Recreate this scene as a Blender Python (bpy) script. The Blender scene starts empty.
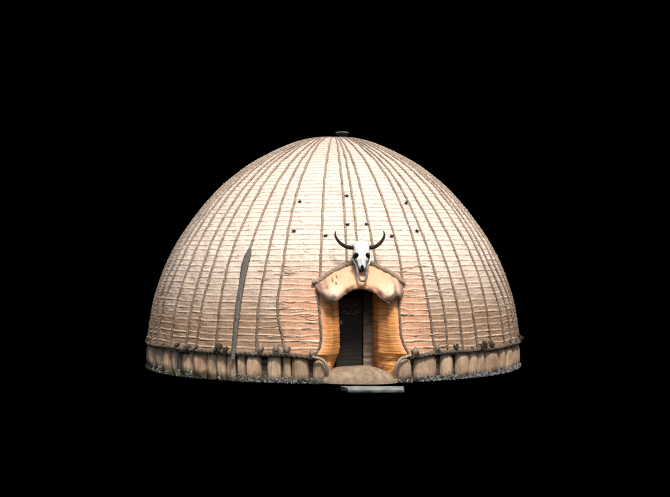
import bpy, bmesh, math, random
import numpy as np
from mathutils import Vector, Matrix
random.seed(7); rng = np.random.default_rng(7)
S = bpy.context.scene
COL = S.collection
R_ = math.radians

# ------------------------------------------------------------------ camera, light, exposure
cam_d = bpy.data.cameras.new('camera'); cam = bpy.data.objects.new('camera', cam_d); COL.objects.link(cam)
cam.location = (0.026, -20.5, 1.916)
cam.rotation_euler = (R_(90 + 0.22), 0, 0)
cam_d.lens = 63.56; cam_d.sensor_width = 36; cam_d.clip_start = 0.1; cam_d.clip_end = 500
S.camera = cam
SUN_AZ, SUN_EL = 12.0, 54.0            # azimuth to the right of the camera direction, elevation
W = bpy.data.worlds.new('World'); S.world = W; W.use_nodes = True
nt = W.node_tree; bg = nt.nodes['Background']
sky = nt.nodes.new('ShaderNodeTexSky'); sky.sky_type = 'NISHITA'; sky.sun_disc = False
sky.sun_elevation = R_(SUN_EL); sky.sun_rotation = R_(180 - SUN_AZ); sky.dust_density = 3.0
nt.links.new(sky.outputs[0], bg.inputs[0]); bg.inputs[1].default_value = 0.10
sd = bpy.data.lights.new('sun', 'SUN'); sun = bpy.data.objects.new('sun', sd); COL.objects.link(sun)
sd.energy = 3.0; sd.angle = R_(14.0); sd.color = (1.0, 0.935, 0.86)
sv = Vector((math.sin(R_(SUN_AZ)) * math.cos(R_(SUN_EL)), -math.cos(R_(SUN_AZ)) * math.cos(R_(SUN_EL)), math.sin(R_(SUN_EL))))
sun.rotation_euler = sv.to_track_quat('Z', 'Y').to_euler(); sun.location = sv * 30
S.view_settings.view_transform = 'Standard'; S.view_settings.look = 'None'
S.view_settings.gamma = 1.0; S.view_settings.exposure = 0.58

# ------------------------------------------------------------------ materials
class MT:
    def __init__(s, name, rough=0.85, spec=0.25):
        s.m = bpy.data.materials.new(name); s.m.use_nodes = True
        s.t = s.m.node_tree; s.N = s.t.nodes; s.L = s.t.links
        s.b = s.N['Principled BSDF']; s.b.inputs['Roughness'].default_value = rough
        s.b.inputs['Specular IOR Level'].default_value = spec
    def lk(s, v, sock):
        if isinstance(v, bpy.types.NodeSocket): s.L.new(v, sock)
        else: sock.default_value = v
    def coord(s, kind='Object', scale=(1, 1, 1)):
        c = s.N.new('ShaderNodeTexCoord'); mp = s.N.new('ShaderNodeMapping')
        s.L.new(c.outputs[kind], mp.inputs[0]); mp.inputs['Scale'].default_value = scale
        return mp.outputs[0]
    def noise(s, co, scale, detail=3, rough=0.6):
        n = s.N.new('ShaderNodeTexNoise'); s.L.new(co, n.inputs['Vector'])
        n.inputs['Scale'].default_value = scale; n.inputs['Detail'].default_value = detail
        n.inputs['Roughness'].default_value = rough
        return n.outputs['Fac']
    def ramp(s, v, a, b, c0=0.0, c1=1.0):
        r = s.N.new('ShaderNodeMapRange'); r.clamp = True
        s.lk(v, r.inputs[0]); r.inputs[1].default_value = a; r.inputs[2].default_value = b
        r.inputs[3].default_value = c0; r.inputs[4].default_value = c1
        return r.outputs[0]
    def attr(s, name):
        a = s.N.new('ShaderNodeAttribute'); a.attribute_name = name
        return a.outputs['Fac']
    def math(s, op, a, b):
        m = s.N.new('ShaderNodeMath'); m.operation = op; s.lk(a, m.inputs[0]); s.lk(b, m.inputs[1]); return m.outputs[0]
    def mix(s, f, a, b, mode='MIX'):
        m = s.N.new('ShaderNodeMix'); m.data_type = 'RGBA'; m.blend_type = mode; m.clamp_factor = True
        s.lk(f, m.inputs[0])
        for v, k in ((a, 6), (b, 7)):
            if isinstance(v, bpy.types.NodeSocket): s.L.new(v, m.inputs[k])
            else: m.inputs[k].default_value = (*v, 1)
        return m.outputs[2]
    def sep(s, v, i):
        n = s.N.new('ShaderNodeSeparateXYZ'); s.L.new(v, n.inputs[0]); return n.outputs[i]
    def rnd(s, kind='Random Per Island'):
        g = s.N.new('ShaderNodeNewGeometry'); return g.outputs[kind]
    def color(s, c):
        if isinstance(c, bpy.types.NodeSocket): s.L.new(c, s.b.inputs['Base Color'])
        else: s.b.inputs['Base Color'].default_value = (*c, 1)
    def bump(s, h, strength=0.5, dist=0.01):
        b = s.N.new('ShaderNodeBump'); s.L.new(h, b.inputs['Height'])
        b.inputs['Strength'].default_value = strength; b.inputs['Distance'].default_value = dist
        s.L.new(b.outputs[0], s.b.inputs['Normal'])

def m_black():
    m = bpy.data.materials.new('matte_black'); m.use_nodes = True
    t = m.node_tree; t.nodes.clear()
    o = t.nodes.new('ShaderNodeOutputMaterial'); d = t.nodes.new('ShaderNodeBsdfDiffuse')
    d.inputs[0].default_value = (0, 0, 0, 1); t.links.new(d.outputs[0], o.inputs[0]); return m

def m_thatch(name, hi, lo, cordhi, cordlo, fresh=None, freshcord=None, jamb=False):
    M = MT(name, 0.8, 0.2)
    uv = M.coord('UV'); ob = M.coord('Object')
    fib = M.noise(M.coord('UV', (75, 5, 1)), 1.0, 4, 0.7)
    fib2 = M.noise(M.coord('UV', (28, 1.6, 1)), 1.0, 3, 0.6)
    big = M.noise(ob, 1.3, 4, 0.6)
    blot = M.noise(M.coord('UV', (2.2, 5.5, 1)), 1.0, 5, 0.65)
    z = M.sep(ob, 2)
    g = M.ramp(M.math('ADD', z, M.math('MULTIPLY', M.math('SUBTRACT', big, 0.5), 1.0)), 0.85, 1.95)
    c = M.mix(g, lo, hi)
    row = M.attr('row'); gap = M.attr('gap')
    cc = M.mix(g, cordlo, cordhi)
    if fresh:
        fr = M.attr('fresh')
        c = M.mix(fr, c, fresh); cc = M.mix(fr, cc, freshcord)
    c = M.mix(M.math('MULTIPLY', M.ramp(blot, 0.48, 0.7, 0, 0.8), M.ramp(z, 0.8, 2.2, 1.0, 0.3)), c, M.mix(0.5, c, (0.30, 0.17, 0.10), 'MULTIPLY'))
    c = M.mix(M.ramp(fib, 0.35, 0.7, 0.42, 0.0), c, (0.17, 0.10, 0.06))
    c = M.mix(M.ramp(fib2, 0.5, 0.75, 0, 0.12), c, (0.9, 0.74, 0.56))
    # grey weather on the far left flank
    if not jamb:
        wx = M.math('ADD', M.attr('grey'), M.math('MULTIPLY', M.math('SUBTRACT', M.noise(ob, 7, 4, 0.7), 0.5), 0.9))
        c = M.mix(M.ramp(wx, 0.45, 0.8, 0, 0.8), c, (0.16, 0.14, 0.125))
        tp = M.math('ADD', M.attr('crown'), M.math('MULTIPLY', M.math('SUBTRACT', fib, 0.5), 0.8))
        c = M.mix(M.ramp(tp, 0.3, 1.0, 0, 0.65), c, (0.36, 0.28, 0.22))
    # dark stitch holes and painted shade below each cord, broken up
    sp = M.noise(M.coord('UV', (34, 12, 1)), 1.0, 2, 0.6)
    hole_shade = M.math('MULTIPLY', gap, M.ramp(sp, 0.28, 0.5))
    c = M.mix(M.math('MULTIPLY', hole_shade, M.ramp(z, 0.8, 2.8, 0.9, 0.75)), c, (0.10, 0.055, 0.03))
    dots = M.noise(M.coord('UV', (24, 24, 1)), 1.0, 2, 0.5)
    c = M.mix(M.ramp(dots, 0.70, 0.76, 0, 0.7), c, (0.16, 0.10, 0.07))
    if jamb:
        jb = M.noise(M.coord('UV', (3.5, 3.0, 1)), 1.0, 4, 0.6)
        c = M.mix(M.ramp(jb, 0.48, 0.72, 0, 0.75), c, (0.26, 0.085, 0.015))
        c = M.mix(M.attr('outer'), c, fresh if fresh else (0.72, 0.36, 0.17))
    brk = M.noise(M.coord('UV', (5, 22, 1)), 1.0, 3, 0.6)
    c = M.mix(M.math('MULTIPLY', row, M.ramp(brk, 0.3, 0.5, 0.35, 0.95)), c, cc)
    M.color(c)
    M.bump(M.math('ADD', fib, M.math('MULTIPLY', fib2, 0.6)), 0.7, 0.006)
    return M.m

def m_rope(name, c0, c1, speck=0.5, bleach=None):
    M = MT(name, 0.9, 0.15)
    n = M.noise(M.coord('Object', (1, 1, 1)), 9, 4); f = M.noise(M.coord('Object'), 60, 3, 0.7)
    c = M.mix(M.ramp(n, 0.3, 0.7), c0, c1)
    if bleach: c = M.mix(M.ramp(M.math('ADD', M.sep(M.coord('Object'), 2), n), 1.3, 2.9), c, bleach)
    c = M.mix(M.ramp(f, 0.42, 0.62, 0, speck), c, tuple(x * 0.3 for x in c0))
    M.color(c); M.bump(f, 0.8, 0.008); return M.m

def m_plain(name, c0, c1, scale=8, rough=0.85, spec=0.3, bump=0.5, str_=(1, 1, 1)):
    M = MT(name, rough, spec)
    n = M.noise(M.coord('Object', str_), scale, 5, 0.65)
    M.color(M.mix(M.ramp(n, 0.32, 0.68), c0, c1)); M.bump(n, bump, 0.01); return M.m

MAT = {}
MAT['black'] = m_black()
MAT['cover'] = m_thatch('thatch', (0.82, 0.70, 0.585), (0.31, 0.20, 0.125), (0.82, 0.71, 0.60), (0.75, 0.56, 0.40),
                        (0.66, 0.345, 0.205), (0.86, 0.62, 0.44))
MAT['jamb'] = m_thatch('orange_thatch', (0.78, 0.30, 0.05), (0.76, 0.29, 0.048), (0.80, 0.46, 0.20), (0.80, 0.46, 0.20),
                       (0.74, 0.40, 0.22), (0.8, 0.5, 0.25), jamb=True)
MAT['lining'] = m_plain('smoked_thatch', (0.05, 0.037, 0.026), (0.12, 0.09, 0.06), 6, str_=(1, 1, 14))
MAT['straw'] = m_plain('straw', (0.34, 0.24, 0.16), (0.84, 0.70, 0.56), 3)
MAT['gap_dark'] = m_plain('gap_shade', (0.008, 0.006, 0.004), (0.03, 0.02, 0.013), 9, str_=(1, 1, 0.3))  # near-black so the gaps between the rolls read as shade
MAT['rib'] = m_rope('plaited_grass', (0.15, 0.11, 0.08), (0.27, 0.20, 0.145), 0.85, (0.44, 0.345, 0.265))
MAT['band'] = m_rope('grey_rope', (0.075, 0.06, 0.045), (0.17, 0.135, 0.10))
MAT['hoodrope'] = m_rope('pale_rope', (0.25, 0.20, 0.15), (0.40, 0.32, 0.24), 0.4)
MAT['knot'] = m_rope('dark_knot', (0.02, 0.016, 0.013), (0.12, 0.095, 0.07), 0.8)
MAT['strip'] = m_plain('grey_reed', (0.035, 0.033, 0.028), (0.20, 0.185, 0.155), 5, str_=(16, 16, 1.2), bump=1.0)
def m_bundle(name, a, b, moss=True):
    M = MT(name, 0.85, 0.2)
    ob = M.coord('Object'); z = M.sep(ob, 2)
    fib = M.noise(M.coord('UV', (60, 3, 1)), 1.0, 4, 0.65); big = M.noise(ob, 5, 4, 0.6)
    c = M.mix(M.ramp(big, 0.35, 0.65), a, b)
    c = M.mix(M.ramp(fib, 0.3, 0.6, 0.45, 0), c, (0.20, 0.13, 0.08))
    c = M.mix(M.ramp(M.noise(ob, 2.4, 4, 0.7), 0.52, 0.7, 0, 0.7), c, (0.16, 0.085, 0.045))
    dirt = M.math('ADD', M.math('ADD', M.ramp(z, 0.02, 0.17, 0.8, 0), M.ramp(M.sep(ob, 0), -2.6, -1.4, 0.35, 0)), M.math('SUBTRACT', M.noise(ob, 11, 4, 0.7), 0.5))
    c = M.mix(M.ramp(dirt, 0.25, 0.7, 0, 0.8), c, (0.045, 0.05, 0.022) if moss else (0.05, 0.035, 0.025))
    oi = M.N.new('ShaderNodeObjectInfo'); c = M.mix(M.ramp(oi.outputs['Random'], 0, 1, 0, 0.55), c, M.mix(1.0, c, (0.55, 0.45, 0.38), 'MULTIPLY'))
    c = M.mix(M.ramp(M.noise(M.coord('Object', (1, 1, 0.4)), 14, 5, 0.7), 0.52, 0.68, 0, 0.6), c, (0.17, 0.11, 0.07))
    M.color(c); M.bump(M.math('ADD', fib, big), 0.6, 0.008); return M.m
MAT['bundle'] = m_bundle('thatch_roll', (0.55, 0.41, 0.28), (0.40, 0.28, 0.185))
MAT['bundle_dark'] = m_bundle('dark_roll', (0.035, 0.037, 0.038), (0.08, 0.08, 0.08))  # near-black version of the roll colours
def m_hood():
    M = MT('hood_clay', 0.85, 0.2)
    ob = M.coord('Object'); uv = M.coord('UV')
    fib = M.noise(M.coord('UV', (30, 2.0, 1)), 1.0, 4, 0.65); big = M.noise(ob, 4, 4, 0.6)
    c = M.mix(M.ramp(big, 0.35, 0.7), (0.74, 0.40, 0.235), (0.70, 0.43, 0.27))
    c = M.mix(M.attr('pale'), c, (0.82, 0.70, 0.58))
    c = M.mix(M.ramp(fib, 0.35, 0.65, 0.14, 0), c, (0.42, 0.23, 0.12))
    c = M.mix(M.ramp(M.noise(ob, 22, 5, 0.7), 0.5, 0.7, 0, 0.4), c, (0.45, 0.28, 0.18))
    lob = M.math('ADD', M.attr('lobe'), M.math('MULTIPLY', M.math('SUBTRACT', M.noise(ob, 9, 4, 0.7), 0.5), 1.1))
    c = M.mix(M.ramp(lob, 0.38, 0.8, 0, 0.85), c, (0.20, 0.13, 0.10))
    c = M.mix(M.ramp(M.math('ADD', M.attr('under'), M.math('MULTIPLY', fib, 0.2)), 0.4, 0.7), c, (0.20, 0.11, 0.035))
    st = M.math('ADD', M.attr('stain'), M.math('MULTIPLY', M.math('SUBTRACT', M.noise(ob, 30, 4, 0.7), 0.5), 1.6))
    c = M.mix(M.ramp(st, 0.62, 0.8), c, (0.22, 0.10, 0.035))
    M.color(c); M.bump(M.math('ADD', fib, big), 0.6, 0.008); return M.m
MAT['hood'] = m_hood()
def m_bone():
    M = MT('bleached_bone', 0.6, 0.3); ob = M.coord('Object'); n = M.noise(M.coord('Object', (1, 1, .35)), 26, 5, .7); n2 = M.noise(ob, 9, 4)
    c = M.mix(M.ramp(n2, .4, .65), (0.80, 0.79, 0.77), (0.58, 0.56, 0.51)); low = M.ramp(M.sep(ob, 2), -0.38, -0.22, 0.13, 0)
    c = M.mix(M.ramp(M.math('ADD', n, low), .52, .68, 0, .85), c, (0.22, 0.20, 0.17)); M.color(c); M.bump(n, .6, .006); return M.m
MAT['bone'] = m_bone()
MAT['bonegrey'] = m_plain('grey_bone', (0.05, 0.047, 0.04), (0.28, 0.26, 0.23), 22, 0.7, 0.3, 0.5)
MAT['socket'] = m_plain('socket_shade', (0.006, 0.006, 0.006), (0.02, 0.018, 0.016), 20)  # near-black painted into the eye sockets and nose hole as shade
MAT['horn'] = m_plain('horn', (0.005, 0.004, 0.003), (0.03, 0.019, 0.012), 16, 0.75, 0.2, 0.4)
MAT['pot'] = m_plain('dark_clay', (0.003, 0.005, 0.006), (0.014, 0.019, 0.022), 18, 0.85, 0.1, 0.4)
MAT['potrim'] = m_plain('pot_rim', (0.05, 0.065, 0.07), (0.16, 0.18, 0.18), 22, 0.8, 0.15, 0.4)
MAT['mound'] = m_plain('dung_floor', (0.15, 0.108, 0.068), (0.31, 0.235, 0.155), 11, 0.9, 0.2, 0.7)
MAT['floor'] = m_plain('earth_floor', (0.055, 0.045, 0.035), (0.09, 0.075, 0.06), 5)
MAT['board'] = m_plain('black_board', (0.010, 0.009, 0.008), (0.03, 0.027, 0.023), 5, 0.7, 0.2, 0.5, (1, 1, 22))
MAT['chalk'] = m_plain('chalk', (0.14, 0.14, 0.13), (0.5, 0.5, 0.48), 30)
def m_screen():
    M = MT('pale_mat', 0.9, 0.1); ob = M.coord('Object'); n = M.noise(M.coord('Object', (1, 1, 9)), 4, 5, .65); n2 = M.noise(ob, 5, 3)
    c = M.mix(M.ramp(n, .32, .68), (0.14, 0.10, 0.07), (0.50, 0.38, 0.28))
    c = M.mix(M.ramp(M.math('ADD', M.sep(ob, 2), M.math('MULTIPLY', n2, .5)), 0.85, 1.3, 0, .93), c, (0.03, 0.024, 0.02)); M.color(c); M.bump(n, .5, .01); return M.m  # upper mat darkened in colour, standing in for the hood's shade
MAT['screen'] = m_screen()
MAT['slab'] = m_plain('green_grey_slab', (0.13, 0.15, 0.13), (0.27, 0.29, 0.255), 9, 0.8, 0.3, 0.6)
MAT['slabdark'] = m_plain('slab_end', (0.02, 0.035, 0.04), (0.08, 0.10, 0.10), 14)
def m_stone():
    M = MT('gravel', 0.8, 0.3)
    r = M.rnd(); n = M.noise(M.coord('Object'), 70, 3)
    c = M.mix(M.math('POWER', r, 1.6), (0.05, 0.05, 0.047), (0.36, 0.36, 0.35))
    c = M.mix(M.ramp(n, 0.4, 0.65, 0, 0.6), c, (0.05, 0.05, 0.05)); M.color(c); M.bump(n, 0.6, 0.006); return M.m
MAT['stone'] = m_stone()
MAT['moss'] = m_plain('green_grass', (0.018, 0.024, 0.009), (0.06, 0.07, 0.03), 12)

# ------------------------------------------------------------------ helpers
def tag(o, label=None, cat=None, group=None, kind=None):
    if label: o['label'] = label
    if cat: o['category'] = cat
    if group: o['group'] = group
    if kind: o['kind'] = kind
    return o
def empty(name, loc):
    o = bpy.data.objects.new(name, None); COL.objects.link(o); o.location = loc; return o
def grid_mesh(name, P, mat, parent=None, close_u=False, close_v=False, attrs=None, uv=None, skip=None, smooth=True, flip=False, caps=False):
    """P: (nu, nv, 3) array -> one mesh object"""
    nu, nv = P.shape[:2]
    idx = np.arange(nu * nv).reshape(nu, nv)
    a = idx if close_u else idx[:-1]
    an = np.roll(idx, -1, 0) if close_u else idx[1:]
    def cut(x): return x if close_v else x[:, :-1]
    def nxt(x): return np.roll(x, -1, 1) if close_v else x[:, 1:]
    F = np.stack([cut(a), cut(an), nxt(an), nxt(a)], -1).reshape(-1, 4)
    if flip: F = F[:, ::-1]
    if skip is not None: F = F[~skip.reshape(-1)]
    polys = F.tolist()
    if caps and close_v:
        polys.append(idx[0].tolist()[::-1]); polys.append(idx[-1].tolist())
    me = bpy.data.meshes.new(name)
    me.from_pydata(P.reshape(-1, 3).tolist(), [], polys)
    if attrs:
        for k, v in attrs.items():
            at = me.attributes.new(k, 'FLOAT', 'POINT'); at.data.foreach_set('value', np.ascontiguousarray(v, dtype=np.float32).reshape(-1))
    if uv is not None:
        li = np.empty(len(me.loops), dtype=np.int32); me.loops.foreach_get('vertex_index', li)
        lay = me.uv_layers.new(name='UVMap'); lay.data.foreach_set('uv', np.ascontiguousarray(uv.reshape(-1, 2)[li], dtype=np.float32).reshape(-1))
    if smooth: me.polygons.foreach_set('use_smooth', [True] * len(me.polygons))
    me.materials.append(mat)
    if skip is not None:
        bm = bmesh.new(); bm.from_mesh(me); bmesh.ops.delete(bm, geom=[v for v in bm.verts if not v.link_faces], context='VERTS'); bm.to_mesh(me); bm.free()
    me.update()
    o = bpy.data.objects.new(name, me); COL.objects.link(o)
    if parent: o.parent = parent
    return o
def frames(P):
    T = np.gradient(P, axis=0); T /= np.linalg.norm(T, axis=1)[:, None] + 1e-9
    n = np.cross(T[0], [0, 0, 1.0]);
    if np.linalg.norm(n) < 1e-3: n = np.cross(T[0], [1.0, 0, 0])
    n /= np.linalg.norm(n); Ns = []
    for t in T:
        n = n - t * np.dot(n, t); n /= np.linalg.norm(n) + 1e-9; Ns.append(n.copy())
    Ns = np.array(Ns); return T, Ns, np.cross(T, Ns)
def rope_verts(P, rad, sides=10, twist=0.09, amp=0.28, strands=2, jitter=0.0):
    P = np.asarray(P, float); n = len(P); rad = np.broadcast_to(np.asarray(rad, float), (n,))
    T, A, B = frames(P)
    s = np.concatenate([[0], np.cumsum(np.linalg.norm(np.diff(P, axis=0), axis=1))])
    ph = np.linspace(0, 2 * math.pi, sides, endpoint=False)
    k = ph[None, :] - (s * 2 * math.pi / twist)[:, None]
    r = rad[:, None] * (1 - amp + amp * 1.5 * np.abs(np.cos(k * strands / 2)))
    if jitter: r = r * (1 + jitter * rng.standard_normal(r.shape))
    return P[:, None] + r[..., None] * (np.cos(ph)[None, :, None] * A[:, None] + np.sin(ph)[None, :, None] * B[:, None])
def rope(name, P, rad, mat, parent, **k):
    return grid_mesh(name, rope_verts(P, rad, **k), mat, parent, close_v=True, caps=True)
def smooth_path(pts, step=0.015):
    pts = np.asarray(pts, float); n = len(pts)
    d = np.concatenate([[0], np.cumsum(np.linalg.norm(np.diff(pts[:, :3], axis=0), axis=1))])
    ext = np.vstack([2 * pts[0] - pts[1], pts, 2 * pts[-1] - pts[-2]]); out = []
    for i in range(n - 1):
        m = max(2, int((d[i + 1] - d[i]) / step)); t = np.linspace(0, 1, m, endpoint=(i == n - 2))[:, None]
        p0, p1, p2, p3 = ext[i:i + 4]
        out.append(0.5 * (2 * p1 + (p2 - p0) * t + (2 * p0 - 5 * p1 + 4 * p2 - p3) * t ** 2 + (3 * p1 - p0 - 3 * p2 + p3) * t ** 3))
    return np.vstack(out)
class Acc:
    """collects pieces of ONE object"""
    def __init__(s): s.v = []; s.f = []; s.mi = []
    def add(s, V, F, mi=0):
        o = len(s.v); s.v += [tuple(x) for x in V]; s.f += [tuple(i + o for i in q) for q in F]; s.mi += [mi] * len(F)
    def tube(s, G, mi=0, caps=True):
        n, m = G.shape[:2]; F = []
        for i in range(n - 1):
            for j in range(m): F.append((i * m + j, i * m + (j + 1) % m, (i + 1) * m + (j + 1) % m, (i + 1) * m + j))
        if caps: F.append(tuple(range(m))[::-1]); F.append(tuple((n - 1) * m + j for j in range(m)))
        s.add(G.reshape(-1, 3), F, mi)
    def build(s, name, mats, parent=None, smooth=True):
        me = bpy.data.meshes.new(name); me.from_pydata(s.v, [], s.f)
        for m in (mats if isinstance(mats, list) else [mats]): me.materials.append(m)
        me.polygons.foreach_set('material_index', s.mi)
        if smooth: me.polygons.foreach_set('use_smooth', [True] * len(s.f))
        me.update(); o = bpy.data.objects.new(name, me); COL.objects.link(o)
        if parent: o.parent = parent
        return o

# ------------------------------------------------------------------ dome profile
CP = [(3.198, 0.0), (3.194, 0.274), (3.149, 0.611), (3.107, 0.899), (3.049, 1.169), (2.956, 1.466), (2.86, 1.712), (2.746, 1.95), (2.619, 2.171),
      (2.493, 2.359), (2.264, 2.667), (2.01, 2.958), (1.79, 3.163), (1.50, 3.387), (1.30, 3.512), (1.035, 3.656), (0.845, 3.744), (0.65, 3.822), (0.417, 3.882), (0.2, 3.902), (0.0, 3.906)]
pp = smooth_path([(r, 0, z) for r, z in CP], 0.004)[:, [0, 2]]
sl = np.concatenate([[0], np.cumsum(np.linalg.norm(np.diff(pp, axis=0), axis=1))])
SMAX = sl[-1]; SS = np.linspace(0, SMAX, 1400)
PR = np.interp(SS, sl, pp[:, 0]); PZ = np.interp(SS, sl, pp[:, 1])
def gsm(a, w=18):
    k = np.exp(-np.linspace(-2, 2, 2 * w + 1) ** 2); k /= k.sum()
    return np.convolve(np.pad(a, w, mode='reflect', reflect_type='odd'), k, 'valid')
PR = np.maximum(gsm(PR), 0); PZ = gsm(PZ)
dR = np.gradient(PR, SS); dZ = np.gradient(PZ, SS); ln = np.hypot(dR, dZ); NR = dZ / ln; NZ = -dR / ln
def rz(s): return np.interp(s, SS, PR), np.interp(s, SS, PZ), np.interp(s, SS, NR), np.interp(s, SS, NZ)
def s_of_z(z): return np.interp(z, PZ, SS)
def r_of_z(z): return np.interp(z, PZ, PR)
def surf(az, s, off=0.0):
    """az in degrees, 0 faces the camera, positive to the right"""
    az = np.radians(az); r, z, nr, nz = rz(s); rr = r + nr * off
    return np.stack([rr * np.sin(az), -rr * np.cos(az), z + nz * off], -1)
AD = R_(7.5)                               # door axis
RT = np.array([math.cos(AD), math.sin(AD), 0]); OUT = np.array([math.sin(AD), -math.cos(AD), 0]); UP = np.array([0, 0, 1.0])
def door(u, v, z):
    u, v, z = np.broadcast_arrays(np.asarray(u, float), v, z)
    return u[..., None] * RT + v[..., None] * OUT + z[..., None] * UP
def vdome(u, z): return np.sqrt(np.maximum(r_of_z(z) ** 2 - np.asarray(u) ** 2, 0.01))
def wob(x, n=6, f0=1.0, seed=0):
    """periodic 1-D noise in degrees"""
    g = np.random.default_rng(seed); o = np.zeros_like(np.asarray(x, float))
    for i in range(n):
        k = int(f0 * (1.7 ** i)) + 1; o += np.sin(np.radians(x) * k + g.uniform(0, 6.28)) / (1.25 ** i)
    return o / n * 1.4

# door outer half-width (where the cover is cut) as a function of height
ZK = np.array([0.05, 0.36, 0.42, 0.55, 0.70, 1.15, 1.5])
UR = np.array([0.50, 0.53, 0.72, 0.645, 0.60, 0.585, 0.62]); UL = np.array([0.50, 0.53, 0.675, 0.605, 0.585, 0.61, 0.63])
def u_out(z, side): return np.interp(z, ZK, UR) if side > 0 else -np.interp(z, ZK, UL)

# ------------------------------------------------------------------ setting: added black ground and backdrop that hide the sky
bmv = Acc()
n = 64; rad = 60
bmv.add([(rad * math.cos(2 * math.pi * i / n), rad * math.sin(2 * math.pi * i / n), 0) for i in range(n)], [tuple(range(n))])
tag(bmv.build('ground', MAT['black'], smooth=False), kind='structure')
a = Acc(); V = []; n = 48
for i in range(n + 1):
    t = R_(-8 + 196 * i / n); V += [(17 * math.cos(t), 17 * math.sin(t), -0.05), (17 * math.cos(t), 17 * math.sin(t), 15), (17.3 * math.cos(t), 17.3 * math.sin(t), 15), (17.3 * math.cos(t), 17.3 * math.sin(t), -0.05)]
F = []
for i in range(n):
    for j in range(4): F.append((4 * i + j, 4 * i + (j + 1) % 4, 4 * i + 4 + (j + 1) % 4, 4 * i + 4 + j))
F += [(0, 1, 2, 3), tuple(4 * n + k for k in (3, 2, 1, 0))]
a.add(V, F); tag(a.build('backdrop', MAT['black'], smooth=False), kind='structure')

# ------------------------------------------------------------------ ribs: azimuths at z = 0.45, 1.10, 1.68, 2.55, top
RZ = [0.42, 1.12, 1.68, 2.55, 3.6]
ribs = [(-76.5, -75.5, -73.5, -72, -72), (-69.5, -69, -66, -65, -65), (-64, -63.3, -60.5, -59.9, -60), (-54, -54, -52.9, -53.6, -54), (-46, -45.6, -45.3, -46.4, -46.5),
        (-41.5, -41.2, -40.5, -41.2, -41), (-34, -34.2, -34.3, -34.6, -35), (-28.4, -28.3, -28.1, -27.5, -27), (-21, -21.3, -20.9, -20.9, -21),
        (-12.6, -15.9, -15.3, -15.5, -16), (28.6, 27.8, 27.4, 27.9, 28),
        (33, 32.9, 32.2, 32, 32), (38.4, 38.3, 37.8, 37.1, 37), (44.4, 44.2, 43.7, 44, 44), (51.2, 51.3, 51.8, 51.4, 51.5), (59.6, 59.3, 57.3, 58, 58),
        (65.5, 65.2, 61.8, 62, 62), (71, 70.8, 67.2, 68, 68), (76.5, 76.3, 73, 74, 74), (82, 82, 80, 80.5, 80.5), (-83.5, -83, -82, -80.5, -80.5)]
back = np.arange(90, 273, 7.3)
ribs += [(x,) * 5 for x in back]
short = [(4.3, 4.15, 4.06, 4.0), (7.6, 7.5, 7.8, 8.0), (13.2, 12.8, 12.4, 12.0)]      # start on the hood
shortz = [1.70, 1.85, 2.5, 3.6]
doorribs = [(-3.75, -3.8, -3.99, -4.2), (20.2, 20.9, 20.7, 20.4)]
doorz = [1.45, 1.68, 2.5, 3.6]
all_az = np.array([r[2] for r in ribs] + [r[0] for r in short] + [r[1] for r in doorribs])

hut = empty('beehive_hut', (0, 0, 0))
tag(hut, 'round domed grass beehive hut with roped thatch and orange doorway', 'hut')

# ------------------------------------------------------------------ cover
azs = np.concatenate([np.arange(-95, 95, 0.22), np.arange(95, 265, 0.8)])
srow = np.arange(s_of_z(0.385), SMAX - 0.02, 0.0098)
AZ, SG = np.meshgrid(azs, srow, indexing='ij')
rr, zz, _, _ = rz(SG)
ddeg = (AZ + 180) % 360 - 180
# distance (m) to nearest rib
dist = np.full(AZ.shape, 9.0)
def ribaz(r, z):
    zk = {5: RZ, 4: None}[len(r)] if len(r) == 5 else None
    return np.interp(z, zk, r)
for r in ribs:
    ra = np.interp(zz, RZ, r); dd = np.abs((AZ - ra + 180) % 360 - 180) * np.pi / 180 * rr; dist = np.minimum(dist, dd)
for r in short:
    ra = np.interp(zz, shortz, r); dd = np.abs((AZ - ra + 180) % 360 - 180) * np.pi / 180 * rr; dist = np.minimum(dist, np.where(zz > 1.6, dd, 9))
for r in doorribs:
    ra = np.interp(zz, doorz, r); dd = np.abs((AZ - ra + 180) % 360 - 180) * np.pi / 180 * rr; dist = np.minimum(dist, np.where(zz > 1.4, dd, 9))
uu = rr * np.sin(np.radians(AZ) - AD); oo = rr * np.cos(np.radians(AZ) - AD)
near = np.exp(-((np.abs(uu) / 1.25) ** 4)) * np.clip((2.1 - zz) / 0.6, 0, 1) * (oo > 0)     # close to the doorway
# panel index between ribs -> random row shift
pan = np.searchsorted(np.sort(all_az), ddeg); jit = rng.uniform(-1, 1, len(all_az) + 2)
# row positions with wobble
row_s = []; s = s_of_z(0.385) + 0.03; k = 0
while s < SMAX - 0.05:
    row_s.append(s); s += (0.098 - 0.013 * min(1, max(0, (s - 1.2) / 1.5))) * (1 + 0.14 * math.sin(k * 2.3) * math.sin(k * 0.7)); k += 1
row_s = np.array(row_s)
rid0 = np.clip(np.searchsorted(row_s, SG), 0, len(row_s) - 1); rph = np.random.default_rng(8).uniform(0, 6.28, (4, len(row_s)))
def per_row(fn):
    i_ = np.clip((SG - row_s[0]) / (row_s[-1] - row_s[0]) * (len(row_s) - 1), 0, len(row_s) - 1.001); lo_ = i_.astype(int); t_ = i_ - lo_; t_ = t_ * t_ * (3 - 2 * t_)
    return fn(lo_) * (1 - t_) + fn(lo_ + 1) * t_
sagx = per_row(lambda k_: 0.017 * np.sin(uu * (5 + 6 * np.cos(rph[3][k_])) + rph[0][k_]) + 0.008 * np.sin(uu * (14 + 7 * np.cos(rph[2][k_])) + rph[1][k_]))
W0 = per_row(lambda k_: 0.006 * np.sin(np.radians(AZ) * 5 + rph[2][k_]) + 0.004 * np.sin(np.radians(AZ) * 19 + rph[1][k_]))
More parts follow.
